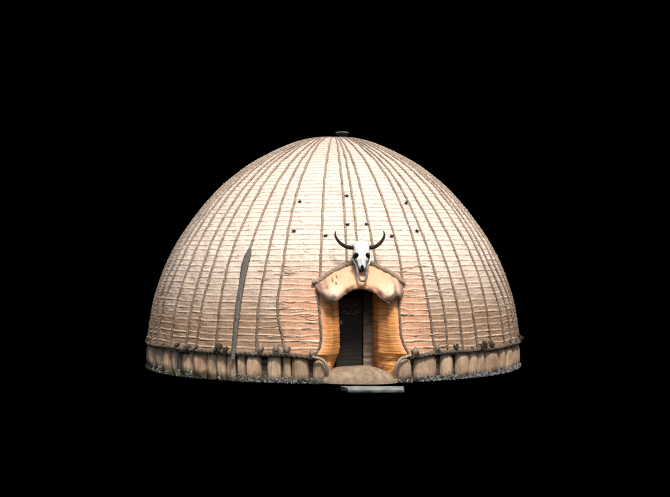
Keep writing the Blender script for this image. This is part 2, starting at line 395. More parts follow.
W_ = 0.010 * wob(AZ, 7, 3, 1) + 0.006 * wob(AZ + SG * 40, 6, 23, 2) + 0.010 * jit[pan] * np.clip(1.3 - SG * 0.25, 0.25, 1) + near * sagx * 0.8 + W0 * 0.7
Sx = SG + W_
i1 = np.clip(np.searchsorted(row_s, Sx), 1, len(row_s) - 1)
d0 = Sx - row_s[i1 - 1]; d1 = row_s[i1] - Sx; below = d1 < d0; d = np.minimum(np.abs(d0), np.abs(d1))
rowid = np.where(below, i1, i1 - 1)
strength = np.random.default_rng(3).uniform(0.6, 1.1, len(row_s))[rowid] * (0.75 + 0.35 * np.sin(np.radians(AZ) * 11 + rowid * 1.7))
strength *= np.clip(1.25 - zz * 0.27, 0.42, 1.1)
row = np.exp(-(d / 0.0105) ** 2)
frac = np.clip(d0 / np.maximum(d0 + d1, 1e-4), 0, 1)
pil = 1 - np.abs(2 * frac - 1) ** 3
off = 0.013 * row * strength - 0.0075 * np.exp(-((np.where(below, d, -d) - 0.020) / 0.008) ** 2) * strength + 0.009 * pil * (0.6 + 0.4 * np.sin(AZ * 0.9 + rowid)) - 0.012 * np.exp(-(dist / 0.035) ** 2)
off += 0.007 * wob(AZ + SG * 25, 7, 9, 5) + 0.004 * wob(AZ * 1 - SG * 60, 6, 31, 6)
gapv = np.exp(-((np.where(below, d, -d) - 0.019) / 0.009) ** 2)          # just under the cord
fresh = np.clip((AZ > -15.6) * (AZ < 27.6) * (1.0 - np.clip((zz - 1.35) / 0.75, 0, 1)), 0, 1) * (0.95 - 0.25 * np.clip((np.abs(uu) - 0.9) / 0.5, 0, 1))
fresh = np.clip(1.0 - np.clip((zz - 1.15) / 0.85, 0, 1), 0, 1) ** 1.2 * (0.95 - 0.5 * np.clip((np.abs(uu) - 0.75) / 0.6, 0, 1))
fresh = np.where((AZ > np.interp(zz, RZ, ribs[9])) & (AZ < np.interp(zz, RZ, ribs[10])), fresh, 0.0)
grey = np.clip((-ddeg - 50) / 30, 0, 1) * np.clip((zz - 0.9) / 0.8, 0, 1) + 0.55 * np.clip((ddeg - 50) / 30, 0, 1)
crown = np.clip((zz - 3.0) / 0.9, 0, 1) + 0.5 * np.clip((np.abs(ddeg) - 35) / 40, 0, 1) * np.clip((zz - 2.4) / 0.6, 0, 1)
P = surf(AZ, SG, off)
P = np.concatenate([P, P], 0)[:len(azs)]
ca = 0.5 * (AZ + np.roll(AZ, -1, 0))
def mid(x): return 0.25 * (x[:, :-1] + x[:, 1:] + np.roll(x, -1, 0)[:, :-1] + np.roll(x, -1, 0)[:, 1:])
um, zm, om = mid(uu), mid(zz), mid(oo)
lim = np.where(um > 0, np.interp(zm, ZK, UR), np.interp(zm, ZK, UL))
skip = (om > 0) & (np.abs(um) < lim) & (zm < 1.50)
uvw = np.stack([AZ / 57.3 * 3.0, SG], -1)
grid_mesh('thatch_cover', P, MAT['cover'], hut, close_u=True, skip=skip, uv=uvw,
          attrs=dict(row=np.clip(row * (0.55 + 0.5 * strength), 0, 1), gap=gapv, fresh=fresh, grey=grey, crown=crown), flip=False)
# inner lining
azl = np.arange(-180, 180, 1.5); sls = np.arange(0.0, SMAX - 0.1, 0.03)
A2, S2 = np.meshgrid(azl, sls, indexing='ij'); r2, z2, _, _ = rz(S2)
P2 = surf(A2, S2, -0.13 + 0.01 * np.sin(S2 * 64))
u2 = mid(r2 * np.sin(np.radians(A2) - AD)); o2 = mid(r2 * np.cos(np.radians(A2) - AD)); z2m = mid(z2)
grid_mesh('inner_lining', P2, MAT['lining'], hut, close_u=True, skip=(o2 > 0) & (np.abs(u2) < 0.5) & (z2m < 1.45), flip=True)
g = Acc(); g.add([(3.05 * math.cos(t), 3.05 * math.sin(t), z) for z in (0.006, 0.03) for t in np.linspace(0, 2 * math.pi, 72, endpoint=False)],
                 [tuple(range(72))[::-1], tuple(range(72, 144))] + [(i, (i + 1) % 72, 72 + (i + 1) % 72, 72 + i) for i in range(72)])
g.build('floor', MAT['floor'], hut, smooth=False)

# ------------------------------------------------------------------ rib ropes
def rib_path(azk, zk, z0, stop_r, seed):
    s = np.arange(s_of_z(z0), SMAX - 0.03, 0.013); r, z, _, _ = rz(s); m = r > stop_r; s, r, z = s[m], r[m], z[m]
    az = np.interp(z, zk, azk)
    az = np.convolve(np.pad(az, 12, mode='edge'), np.ones(25) / 25, 'valid')
    az = az + np.degrees(0.004 * np.sin(s * 3 + seed) + 0.003 * np.sin(s * 17 + seed * 3)) / np.maximum(r, 0.5)
    return surf(az, s, 0.006), r
for i, r in enumerate(ribs):
    Pth, rad_ = rib_path(r, RZ, 0.43, 0.16 + 0.22 * (i % 3), i)
    rope('rib_rope', Pth, 0.0165 * np.clip(rad_ / 1.4, 0.35, 1), MAT['rib'], hut, twist=0.12, sides=10, amp=0.30, jitter=0.12)
for i, r in enumerate(short):
    Pth, rad_ = rib_path(r, shortz, 1.69, 0.12 + 0.2 * i, i + 50)
    rope('rib_rope', Pth, 0.0165 * np.clip(rad_ / 1.4, 0.35, 1), MAT['rib'], hut, twist=0.12, sides=10, amp=0.30, jitter=0.12)
for i, r in enumerate(doorribs):
    side = -1 if i == 0 else 1
    Pth, rad_ = rib_path(r, doorz, 1.50, 0.3, i + 70)
    zl = np.linspace(0.42, 1.46, 70); low = door(u_out(zl, side), vdome(u_out(zl, side), zl) + 0.03, zl)
    Pth = np.vstack([low, Pth]); rad_ = np.concatenate([np.full(70, 3.0), rad_])
    rope('rib_rope', Pth, 0.0165 * np.clip(rad_ / 1.4, 0.35, 1), MAT['rib'], hut, twist=0.12, sides=10, amp=0.30, jitter=0.12)

# ------------------------------------------------------------------ grey reed strip tied over the left front
zz_ = np.linspace(0.33, 1.97, 160); wv = (1 + 0.07 * rng.standard_normal(160)) * 1.12 * np.interp(zz_, [0.3, 0.9, 1.45, 1.78, 1.90, 1.97], [0.020, 0.026, 0.036, 0.047, 0.040, 0.008])
cz = np.interp(zz_, [0.3, 0.9, 1.36, 1.78, 1.97], [-27.7, -27.3, -27.4, -27.6, -27.25])
ph = np.linspace(0, 2 * math.pi, 22, endpoint=False); G = np.zeros((160, 22, 3))
for i in range(160):
    ridges = 1 + 0.16 * np.cos(7 * ph + zz_[i] * 3) + 0.05 * rng.standard_normal(22)
    a_ = cz[i] + np.degrees(wv[i] * np.cos(ph) * ridges / r_of_z(zz_[i])); G[i] = surf(a_, np.full(22, s_of_z(zz_[i])), 0.035 + 0.032 * np.sin(ph) * ridges)
tag(grid_mesh('reed_strip', G, MAT['strip'], hut, close_v=True, caps=True), 'dark grey weathered reed strip running down the left front of the hut')

# ------------------------------------------------------------------ door jambs
zj = np.arange(0.03, 1.56, 0.009)
def jamb(side):
    nq = 90; q = np.linspace(0, 1, nq)
    G = np.zeros((len(zj), nq, 3)); rw = np.zeros((len(zj), nq)); gp = np.zeros_like(rw); ou = np.zeros_like(rw); UV = np.zeros((len(zj), nq, 2))
    for i, z in enumerate(zj):
        uo = float(np.interp(z, [0.03, 0.2, 0.36, 0.42, 0.55, 0.70, 1.15, 1.5], [.56, .60, .66, .71, .645, .60, .585, .62] if side > 0 else [.56, .60, .645, .67, .605, .585, .61, .63])) + 0.02
        rec = 0.13 * float(np.clip((0.43 - z) / 0.12, 0, 1)) ** 1.0 + 0.10 * float(np.clip((0.26 - z) / 0.2, 0, 1))
        ui = 0.285 + (0.0 if side > 0 else 0.0) - 0.02 * math.sin(z * 2.2)
        if side < 0: ui += 0.10 * np.clip((0.5 - z) / 0.4, 0, 1)
        else: ui += 0.02 * np.clip((0.35 - z) / 0.3, 0, 1)
        fl = 0.06 * np.clip((0.6 - z) / 0.5, 0, 1) ** 1.5
        vd = float(vdome(uo, max(z, 0.1))) - rec
        k = np.array([(uo + 0.03, vd - 0.05), (uo, vd + 0.0), (uo - 0.07, vd + 0.045 + fl), (uo - 0.17, vd + 0.05 + fl), ((uo + ui) / 2 - 0.06, vd - 0.01 + fl), (ui + 0.03, vd - 0.13), (ui, vd - 0.32), (ui + 0.0, vd - 0.50), (ui + 0.03, vd - 0.62)])
        path = smooth_path(np.c_[k, np.zeros(len(k))], 0.01)[:, :2]
        L = np.concatenate([[0], np.cumsum(np.linalg.norm(np.diff(path, axis=0), axis=1))]); qq = q * L[-1]
        pu, pv = np.interp(qq, L, path[:, 0]), np.interp(qq, L, path[:, 1])
        tu, tv = np.gradient(pu), np.gradient(pv); l_ = np.hypot(tu, tv) + 1e-9; nu_, nv_ = tv / l_, -tu / l_
        if side: nu_, nv_ = -nu_, -nv_
        sx = z + 0.007 * np.sin(qq * 7 + side) + 0.005 * np.sin(qq * 19 + z * 9 + side * 2) - 0.02 * np.clip(qq - 0.3, 0, 1) * (0.8 - z)
        ri = np.round((sx - 0.06) / 0.105); dd = sx - 0.06 - ri * 0.105; rowv = np.exp(-(dd / 0.0105) ** 2)
        o_ = 0.006 * rowv * (0.7 + 0.4 * np.sin(qq * 9 + ri * 2)) + 0.004 * (1 - np.abs(dd / 0.0525) ** 3) + 0.0025 * np.sin(qq * 27 + z * 5)
        # fold creases near the foot
        o_ += 0.006 * np.sin(qq * 40 + z * 45) * np.clip((0.42 - z) / 0.3, 0, 1)
        G[i] = door(side * (pu - nu_ * o_ * -1), pv + nv_ * o_, z)
        rw[i] = rowv * 0.55 * (0.6 + 0.5 * np.sin(qq * 13 + ri * 5)); gp[i] = np.exp(-((dd + 0.018) / 0.009) ** 2); ou[i] = np.clip((0.20 - qq) / 0.12, 0, 1)
        UV[i, :, 0] = qq + 5 * side; UV[i, :, 1] = z
    return grid_mesh('door_jamb', G, MAT['jamb'], hut, attrs=dict(row=np.clip(rw, 0, 1), gap=gp, outer=ou, fresh=rw * 0 + 0.12, grey=rw * 0, crown=rw * 0), uv=UV)
jamb(-1); jamb(1)

# loose straws caught on the cover and the jambs
A_ = Acc()
for _ in range(50):
    z0 = random.uniform(0.5, 1.75); sd_ = random.choice((-1, 1)); u0 = random.uniform(0.62, 1.45) * sd_; L0 = random.uniform(0.08, 0.30); sag = random.uniform(-.015, .022); sl_ = random.uniform(-.10, .10)
    k_ = np.linspace(0, 1, 7); us = u0 + (k_ - .5) * L0; zs = z0 + sl_ * (k_ - .5) * L0 - sag * 4 * k_ * (1 - k_)
    A_.tube(rope_verts(door(us, vdome(us, zs) + 0.022 - 0.012 * np.abs(k_ * 2 - 1), zs), random.uniform(.003, .0055), sides=5, amp=0))
for _ in range(450):
    a_ = random.uniform(-88, 88); z0 = random.uniform(0.45, 3.3); L0 = random.uniform(.03, .10); r0 = float(r_of_z(z0)); k_ = np.linspace(0, 1, 4)
    if abs(r0 * math.sin(R_(a_) - AD)) < 0.7 and z0 < 1.85: continue
    az_ = a_ + (k_ - .5) * L0 * 57.3 / r0 * random.choice((1, 1, .3)); zs = z0 + random.uniform(-.025, .025) * k_
    A_.tube(rope_verts(surf(az_, s_of_z(zs), 0.016 + random.uniform(-.004, .02) * k_ ** 2), random.uniform(.002, .0035), sides=4, amp=0))
o = A_.build('loose_straw', MAT['straw'], hut); o['kind'] = 'stuff'

# ------------------------------------------------------------------ hood over the door
def ip(x, xs, ys): return np.interp(x, xs, ys)
HU = np.linspace(-0.655, 0.66, 150)
ztop = ip(HU, [-.655, -.57, -.38, -.21, -.08, .09, .24, .41, .58, .66], [1.475, 1.54, 1.643, 1.715, 1.74, 1.74, 1.715, 1.643, 1.557, 1.46])
zbot = ip(HU, [-.655, -.62, -.55, -.48, -.37, -.31, -.22, -.11, 0, .12, .22, .31, .395, .46, .54, .60, .66],
          [1.413, 1.32, 1.235, 1.192, 1.192, 1.25, 1.325, 1.372, 1.388, 1.36, 1.315, 1.235, 1.175, 1.225, 1.265, 1.205, 1.32])
zbot = np.convolve(np.pad(zbot, 3, mode='edge'), np.ones(7) / 7, 'valid'); ztop = np.convolve(np.pad(ztop, 4, mode='edge'), np.ones(9) / 9, 'valid')
nq = 80; q = np.linspace(0, 1, nq); G = np.zeros((150, nq, 3)); at = {k: np.zeros((150, nq)) for k in ('lobe', 'under', 'stain', 'pale')}; UV = np.zeros((150, nq, 2))
for i, u in enumerate(HU):
    e = math.sqrt(max(0, 1 - (abs(u) / 0.67) ** 6))
    lobe = math.exp(-((abs(u) - 0.44) / 0.15) ** 2)
    zt, zb = ztop[i], zbot[i]; h = zt - zb
    proj = (0.20 + 0.09 * lobe) * e
    if u > 0.46: proj -= 0.05 * math.exp(-((u - 0.53) / 0.03) ** 2)
    v0 = float(vdome(u, zt)); vb = float(vdome(u, zb))
    k = np.array([(v0 - 0.06, zt - 0.01), (v0 + 0.02, zt + 0.012), (v0 + 0.08 * e, zt - 0.06 * h), (v0 + (vb - v0) * 0.4 + proj * 0.78, zt - 0.38 * h),
                  (vb + proj * 0.98, zt - 0.70 * h), (vb + proj, zb + 0.13 * h), (vb + proj * 0.88, zb + 0.012), (vb + proj * 0.66, zb - 0.0), (vb + proj * 0.45, zb + 0.05),
                  (vb - 0.12, zb + 0.10), (vb - 0.60, zb + 0.13)])
    path = smooth_path(np.c_[k[:, 0], np.zeros(len(k)), k[:, 1]], 0.01)
    L = np.concatenate([[0], np.cumsum(np.linalg.norm(np.diff(path, axis=0), axis=1))]); w = np.where(q < 0.72, q / 0.72 * 0.5, 0.5 + (q - 0.72) / 0.28 * 0.5)
    Lf = L[np.argmin(np.abs(path[:, 2] - zb) + (path[:, 0] < vb + proj * 0.7) * 9)]
    qq = np.where(q < 0.72, q / 0.72 * Lf, Lf + (q - 0.72) / 0.28 * (L[-1] - Lf))
    pv, pz = np.interp(qq, L, path[:, 0]), np.interp(qq, L, path[:, 2])
    fr = np.clip((zt - pz) / h, 0, 1)
    o_ = 0.005 * np.sin(u * 53 + 3 * np.sin(pz * 9)) + 0.009 * np.sin(u * 17 + pz * 13 + 2 * np.sin(u * 6)) + 0.006 * np.sin(u * 37 - pz * 29) + 0.012 * np.sin(u * 11 + 1.5) * fr 
    front = q < 0.70
    G[i] = door(u, pv + o_ * front, pz + 0.004 * np.sin(u * 90) * ~front)
    lb = np.clip((abs(u) - 0.38) / 0.12, 0, 1) * 0.62 + 0.85 * lobe * np.clip((fr - 0.62) / 0.25, 0, 1) + 0.35 * np.clip((abs(u) - 0.56) / 0.06, 0, 1)  # grime on the lobe sides, underside shade painted along the lower edge
    if u > 0: lb = lb * 0.85
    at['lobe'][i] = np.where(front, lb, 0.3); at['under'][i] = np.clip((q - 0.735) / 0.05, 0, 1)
    at['pale'][i] = lobe * np.clip((fr - 0.3) / 0.3, 0, 1) * 0.45
    at['stain'][i] = sum(math.exp(-((u - a0) / 0.022) ** 2) * np.exp(-((pz - b0) / c0) ** 2) for a0, b0, c0 in ((-0.415, 1.52, 0.06), (-0.35, 1.57, 0.05), (-0.37, 1.47, 0.03))) * front
    UV[i, :, 0] = u; UV[i, :, 1] = qq
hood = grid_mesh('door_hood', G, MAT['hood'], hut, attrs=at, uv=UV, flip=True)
ru = np.array([-.70, -.62, -.5, -.38, -.27, -.21, -.1, 0.02, .15, .24, .33, .44, .54, .63, .70])
rzv = np.array([1.49, 1.50, 1.585, 1.655, 1.705, 1.745, 1.765, 1.76, 1.765, 1.745, 1.70, 1.645, 1.585, 1.51, 1.47])
Pth = smooth_path(door(ru, vdome(ru, rzv) + 0.06, rzv), 0.012)
rope('hood_rope', Pth, 0.032, MAT['hoodrope'], hood, twist=0.13, amp=0.22, sides=12, jitter=0.04)

# ------------------------------------------------------------------ base rope, knots, cord loops
aa = np.arange(22.3, 354.6, 0.25); tw = np.array([abs(((x + 180) % 360 - 180) - 8) for x in aa])
zb_ = 0.425 + 0.018 * wob(aa, 6, 5, 11) - 0.04 * np.exp(-((tw - 14) / 5) ** 2)
ra_ = r_of_z(zb_) + 0.014 + 0.008 * wob(aa, 6, 17, 12)
Pth = np.stack([ra_ * np.sin(np.radians(aa)), -ra_ * np.cos(np.radians(aa)), zb_], -1)
rope('base_rope', Pth, 0.026 + 0.005 * wob(aa, 6, 13, 13) + 0.008 * np.exp(-((tw - 16) / 8) ** 4), MAT['band'], hut, twist=0.16, amp=0.25, sides=12, jitter=0.05)
def knot(az, z, size=1.0, tip=False, dark=True):
    size *= 0.85 if abs(az) < 60 else 0.62; k = Acc(); c = surf(az, s_of_z(z), 0.03 * size); a_ = R_(az)
    t = np.array([math.cos(a_), math.sin(a_), 0]); o = np.array([math.sin(a_), -math.cos(a_), 0])
    for i in range(5 if size > 0.9 else 4):
        ph = np.linspace(0, 2 * math.pi, 19)[:-1]
        tilt = random.uniform(-0.7, 0.7); sh = random.uniform(-0.045, 0.045) * size; R1 = random.uniform(0.045, 0.07) * size
        ring = [c + t * (sh + tilt * R1 * math.sin(p)) + o * (R1 * 0.85 * math.cos(p) - 0.02) + UP * R1 * math.sin(p) * 1.05 for p in ph]
        ring.append(ring[0]); k.tube(rope_verts(np.array(ring), 0.0155 * size, sides=7, twist=0.05, amp=0.3, jitter=0.12), 0)
    for i in range(int(4 * size)):                      # loose ends
        e = c + t * random.uniform(-.06, .06) * size + o * random.uniform(0.02, 0.06) * size; d_ = t * random.uniform(-.6, .6) + UP * random.uniform(-0.9, 1) + o * 0.4
        L_ = random.uniform(.03, .075) * size; k.tube(rope_verts(np.array([e, e + d_ * L_ * .5, e + d_ * L_]), np.array([.012, .010, .004]) * size, sides=6, jitter=0.15), 0)
    mats = [MAT['knot'] if dark else MAT['band'], MAT['hoodrope']]
    if tip:
        p0 = c + UP * 0.01; k.tube(rope_verts(np.array([p0, p0 + UP * 0.05 - t * .005, p0 + UP * 0.095 + o * .01, p0 + UP * 0.115 + o * .01]), [.034, .032, .022, .006], sides=9, amp=0.1, jitter=.05), 1)
    k.build('knot', mats, hut)
for az, z, sz, tip, dk in [(-75.9, .45, 1.1, 0, 1), (-70, .44, .9, 0, 1), (-64.7, .42, 1, 0, 1), (-58, .43, .7, 0, 1), (-49.9, .45, 1, 0, 1), (-45, .42, 1.1, 0, 1), (-41, .44, .8, 0, 1), (-32.8, .47, 1.25, 0, 1), (-30.3, .45, .9, 0, 1),
                           (-19.6, .45, 1, 1, 0), (-15.2, .46, 1, 1, 0), (-12.3, .45, 1.1, 1, 0), (-5.6, .40, 1.1, 1, 0), (22.3, .405, 1.1, 1, 0), (29.2, .45, .95, 1, 0), (35.3, .47, .9, 0, 1), (42, .44, .6, 0, 1), (45.7, .45, 1.0, 0, 1),
                           (47.6, .48, 1.0, 0, 1), (50.6, .48, 1.0, 0, 1), (60.5, .42, .9, 0, 1), (63.5, .44, 1.1, 0, 1), (70, .46, .8, 0, 1), (76.5, .48, 1.35, 0, 1), (81, .46, 1.0, 0, 1)]:
    knot(az, z, sz, tip, dk)
for az in np.arange(92, 272, 10.5): knot(float(az), 0.45, random.uniform(.8, 1.1), False, True)
# cords looping round the foot of each jamb
for side in (-1, 1):
    pts = [door(side * 0.72, vdome(0.72, .4) + .05, .40), door(side * 0.66, vdome(.66, .38) + .07, .385), door(side * 0.585, 3.20, 0.36), door(side * 0.53, 3.21, 0.29), door(side * 0.505, 3.19, .21), door(side * 0.50, 3.14, .10)]
    rope('foot_cord', smooth_path(np.array(pts)), 0.024, MAT['hoodrope'], hut, twist=0.08, amp=0.25, jitter=.05)

# ------------------------------------------------------------------ skirt of thatch rolls
edges = [(-86, -81), (-80.5, -75.5), (-75, -67.2), (-66.7, -59.9), (-59.4, -55), (-54.7, -52.2), (-51.8, -48.8), (-48.4, -43.9), (-43.6, -38.4), (-38.1, -34.8), (-34.7, -31.4), (-31.1, -28.3),
         (-27.7, -25), (-24.6, -20.2), (-18.4, -14.4), (-13.9, -11.6), (-11.4, -6.6), (-5.6, -1.6), (17.4, 21.9), (22.8, 30.0), (31.3, 35.5), (36.9, 41.7), (41.9, 45.2), (45.4, 49), (49.2, 55.9), (56.4, 61), (61.3, 66.5), (67, 75.3), (75.8, 81.5), (82, 88)]
x = 88.6
while x < 273:
    w = random.uniform(4.5, 6.8); edges.append((x, min(x + w - 0.3, 273.7))); x += w
for bi, (a0, a1) in enumerate(edges):
    np_ = 36; nz_ = 22; p = np.linspace(-1, 1, np_); qv = np.linspace(0, 1, nz_); G = np.zeros((np_, nz_, 3)); UV = np.zeros((np_, nz_, 2))
    foot = a0 in (-5.6, 17.4); zt = (0.36 if foot else 0.405) + random.uniform(-.018, .012); wdt = (a1 - a0) / 57.3 * 3.2
    bul = min(0.11, wdt * 0.42) * random.uniform(.85, 1.15); ph0 = random.uniform(0, 9)
    for i in range(np_):
        prof = (1 - abs(p[i]) ** 2.5) ** 0.55
        for j in range(nz_):
            zq = qv[j]; vert = max(0, 1 - abs(2 * zq - 1) ** (3.0 if zq > .5 else 4.5)) ** 0.5 if zq > .5 else (1 - 0.5 * abs(2 * zq - 1) ** 3)
            lump = 0.002 * math.sin(p[i] * 17 * wdt / .3 + ph0 + 1.5 * math.sin(zq * 3)) + 0.005 * math.sin(p[i] * 5 + ph0 * 2)
            rad_ = 3.085 + bul * prof * vert + lump * prof + 0.006 * math.sin(zq * 5 + ph0 * 3 + p[i] * 2) * prof + 0.004 * (1 - zq)
            a_ = R_(a0 + (a1 - a0) * (0.5 + 0.5 * p[i] * (0.85 + 0.15 * vert))); z = 0.002 + zt * zq - 0.02 * zq * (1 - prof)
            G[i, j] = (rad_ * math.sin(a_), -rad_ * math.cos(a_), z); UV[i, j] = (a_ * 3.2, z)
    o = grid_mesh('thatch_roll', G, MAT['bundle_dark'] if a0 == -51.8 else MAT['bundle'], hut, uv=UV)
    if a0 == -51.8: o['label'] = 'narrow dark thatch roll in the skirt at the left'
# added dark backing that puts shade into the gaps between the rolls
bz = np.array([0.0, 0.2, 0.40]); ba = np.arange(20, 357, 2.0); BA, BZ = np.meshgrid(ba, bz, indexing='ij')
rb = 3.06; grid_mesh('shade_backing', np.stack([rb * np.sin(np.radians(BA)), -rb * np.cos(np.radians(BA)), BZ], -1), MAT['gap_dark'], hut)

# ------------------------------------------------------------------ threshold mound
nu_, nv_ = 72, 26; G = np.zeros((nu_, nv_, 3))
for i in range(nu_):
    t = 2 * math.pi * i / nu_
    for j in range(nv_):
        w = j / (nv_ - 1); e = w * math.pi / 2; rad_ = math.cos(e) ** 0.95 if w < 1 else 0; hgt = math.sin(e) ** 1.0
        cx_, cy_ = math.cos(t), math.sin(t); sx_ = math.copysign(abs(cx_) ** 0.8, cx_); sy_ = math.copysign(abs(cy_) ** 0.8, cy_)
        u = -0.015 + 0.60 * sx_ * rad_; v = 2.97 + (0.34 if sy_ > 0 else 0.5) * sy_ * rad_
        G[i, j] = door(u, v, 0.003 + 0.235 * hgt * (1 + 0.03 * math.sin(u * 11) + .02 * math.sin(v * 23)) - 0.02 * u)
grid_mesh('threshold', G, MAT['mound'], hut, close_u=True)

# ------------------------------------------------------------------ pegs poking out of the dome
for az, z in [(-13.4, 2.70), (-13.3, 2.24), (-2.6, 2.17), (5.2, 2.79), (4.9, 2.34), (11.7, 2.345), (19.6, 2.16), (30.3, 2.69), (30.0, 2.245)]:
    k = Acc(); c = surf(az, s_of_z(z), 0.0); o = surf(az, s_of_z(z), 1.0) - c; a_ = R_(az); t = np.array([math.cos(a_), math.sin(a_), 0])
    for i in range(3):
        d_ = o * 1.0 + t * random.uniform(-.9, .9) + UP * random.uniform(-.4, .5); d_ /= np.linalg.norm(d_); L_ = random.uniform(.04, .065)
        k.tube(rope_verts(np.array([c, c + d_ * L_ * .5, c + d_ * L_]), [.012, .012, .006], sides=7, amp=.15, jitter=.1))
    k.tube(rope_verts(np.array([c - t * .032 + o * .022, c + o * .03, c + t * .032 + o * .022]), [.006, .012, .006], sides=7, amp=.2, jitter=.1))
    k.build('peg', MAT['knot'], hut)

# ------------------------------------------------------------------ inside the doorway
def slab_uvz(a, u0, u1, v0, v1, z0, z1, mi=0):
    V = [door(u, v, z) for z in (z0, z1) for u, v in ((u0, v0), (u1, v0), (u1, v1), (u0, v1))]
    a.add(V, [(0, 3, 2, 1), (4, 5, 6, 7), (0, 1, 5, 4), (1, 2, 6, 5), (2, 3, 7, 6), (3, 0, 4, 7)], mi)
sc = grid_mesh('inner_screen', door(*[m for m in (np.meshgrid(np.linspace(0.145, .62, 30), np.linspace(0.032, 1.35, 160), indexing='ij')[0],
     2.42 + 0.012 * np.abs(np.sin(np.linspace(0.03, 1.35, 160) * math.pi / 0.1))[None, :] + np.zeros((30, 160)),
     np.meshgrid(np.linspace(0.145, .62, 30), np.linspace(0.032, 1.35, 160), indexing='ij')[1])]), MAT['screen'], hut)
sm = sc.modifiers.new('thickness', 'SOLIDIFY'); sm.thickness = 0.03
# round-topped blackboard standing just inside
bo = empty('blackboard', tuple(door(-0.075, 2.46, 0.032))); bo.rotation_euler = (0, 0, AD)
tag(bo, 'black round-topped board with faint white chalk marks standing inside the dark doorway', 'board')
bu = np.linspace(-0.21, 0.20, 25); top = 1.12 + 0.085 * np.sqrt(np.maximum(0, 1 - (bu / 0.215) ** 2)); b = Acc()
V = []; F = []
rowsn = 70
for side_y in (0, 1):
    for i, u in enumerate(bu):
        for j in range(rowsn):
            z = top[i] * j / (rowsn - 1)
            V.append((u, (0.0 - 0.005 * abs(math.sin(z * math.pi / 0.06))) if side_y == 0 else 0.03, z))
nn = len(bu) * rowsn
for i in range(len(bu) - 1):
    for j in range(rowsn - 1):
        a0 = i * rowsn + j; F.append((a0, a0 + rowsn, a0 + rowsn + 1, a0 + 1)); F.append((nn + a0, nn + a0 + 1, nn + a0 + rowsn + 1, nn + a0 + rowsn))
    F.append((i * rowsn + rowsn - 1, (i + 1) * rowsn + rowsn - 1, nn + (i + 1) * rowsn + rowsn - 1, nn + i * rowsn + rowsn - 1))
    F.append((nn + i * rowsn, nn + (i + 1) * rowsn, (i + 1) * rowsn, i * rowsn))
for j in range(rowsn - 1):
    F.append((j, j + 1, nn + j + 1, nn + j)); e = (len(bu) - 1) * rowsn; F.append((e + j + 1, e + j, nn + e + j, nn + e + j + 1))
b.add(V, F); b.build('panel', MAT['board'], bo)
ch = Acc()
def fleck(x, z, w, h, rot=0):
    c, s_ = math.cos(rot), math.sin(rot); pts = []
    for k in range(6):
        t = k * math.pi / 3 + random.uniform(-.3, .3); px, pz = w * math.cos(t) * random.uniform(.7, 1.2), h * math.sin(t) * random.uniform(.7, 1.2)
        pts.append((x + c * px - s_ * pz, z + s_ * px + c * pz))
    ch.add([(p[0], -0.008, p[1]) for p in pts] + [(p[0], -0.0055, p[1]) for p in pts], [tuple(range(6))] + [(i, (i + 1) % 6, 6 + (i + 1) % 6, 6 + i) for i in range(6)])
for k in range(16): x = -0.19 + 0.022 * k + random.uniform(-.006, .006); fleck(x, 1.075 + 0.018 * math.sin(k * 1.1) + random.uniform(-.012, .012), .0045, .005, random.uniform(0, 3))
for k in range(26): x = -0.17 + 0.0125 * k + random.uniform(-.005, .005); fleck(x, 0.98 + random.uniform(-.028, .028), random.uniform(.003, .005), random.uniform(.005, .011), random.uniform(-.5, .5))
ch.build('chalk_marks', MAT['chalk'], bo, smooth=False)['kind'] = 'stuff'
tc = bpy.data.curves.new('chalk_sign', 'FONT'); tc.body = '&'; tc.size = 0.09; tc.extrude = 0.001
to = bpy.data.objects.new('chalk_sign', tc); COL.objects.link(to); dg = bpy.context.evaluated_depsgraph_get()
me = bpy.data.meshes.new_from_object(to.evaluated_get(dg)); bpy.data.objects.remove(to); me.materials.clear(); me.materials.append(MAT['chalk'])
to = bpy.data.objects.new('chalk_ampersand', me); COL.objects.link(to); to.parent = bo; to.rotation_euler = (math.pi / 2, 0, 0); to.location = (-0.155, -0.0068, 0.80)

# ------------------------------------------------------------------ cow skull
sk_loc = door(0.02, 3.00, 2.045); sk = empty('cow_skull', tuple(sk_loc)); sk.rotation_euler = (R_(-19), 0, AD * 0.5)
tag(sk, 'white cow skull with dark curved horns mounted above the doorway hood', 'skull')
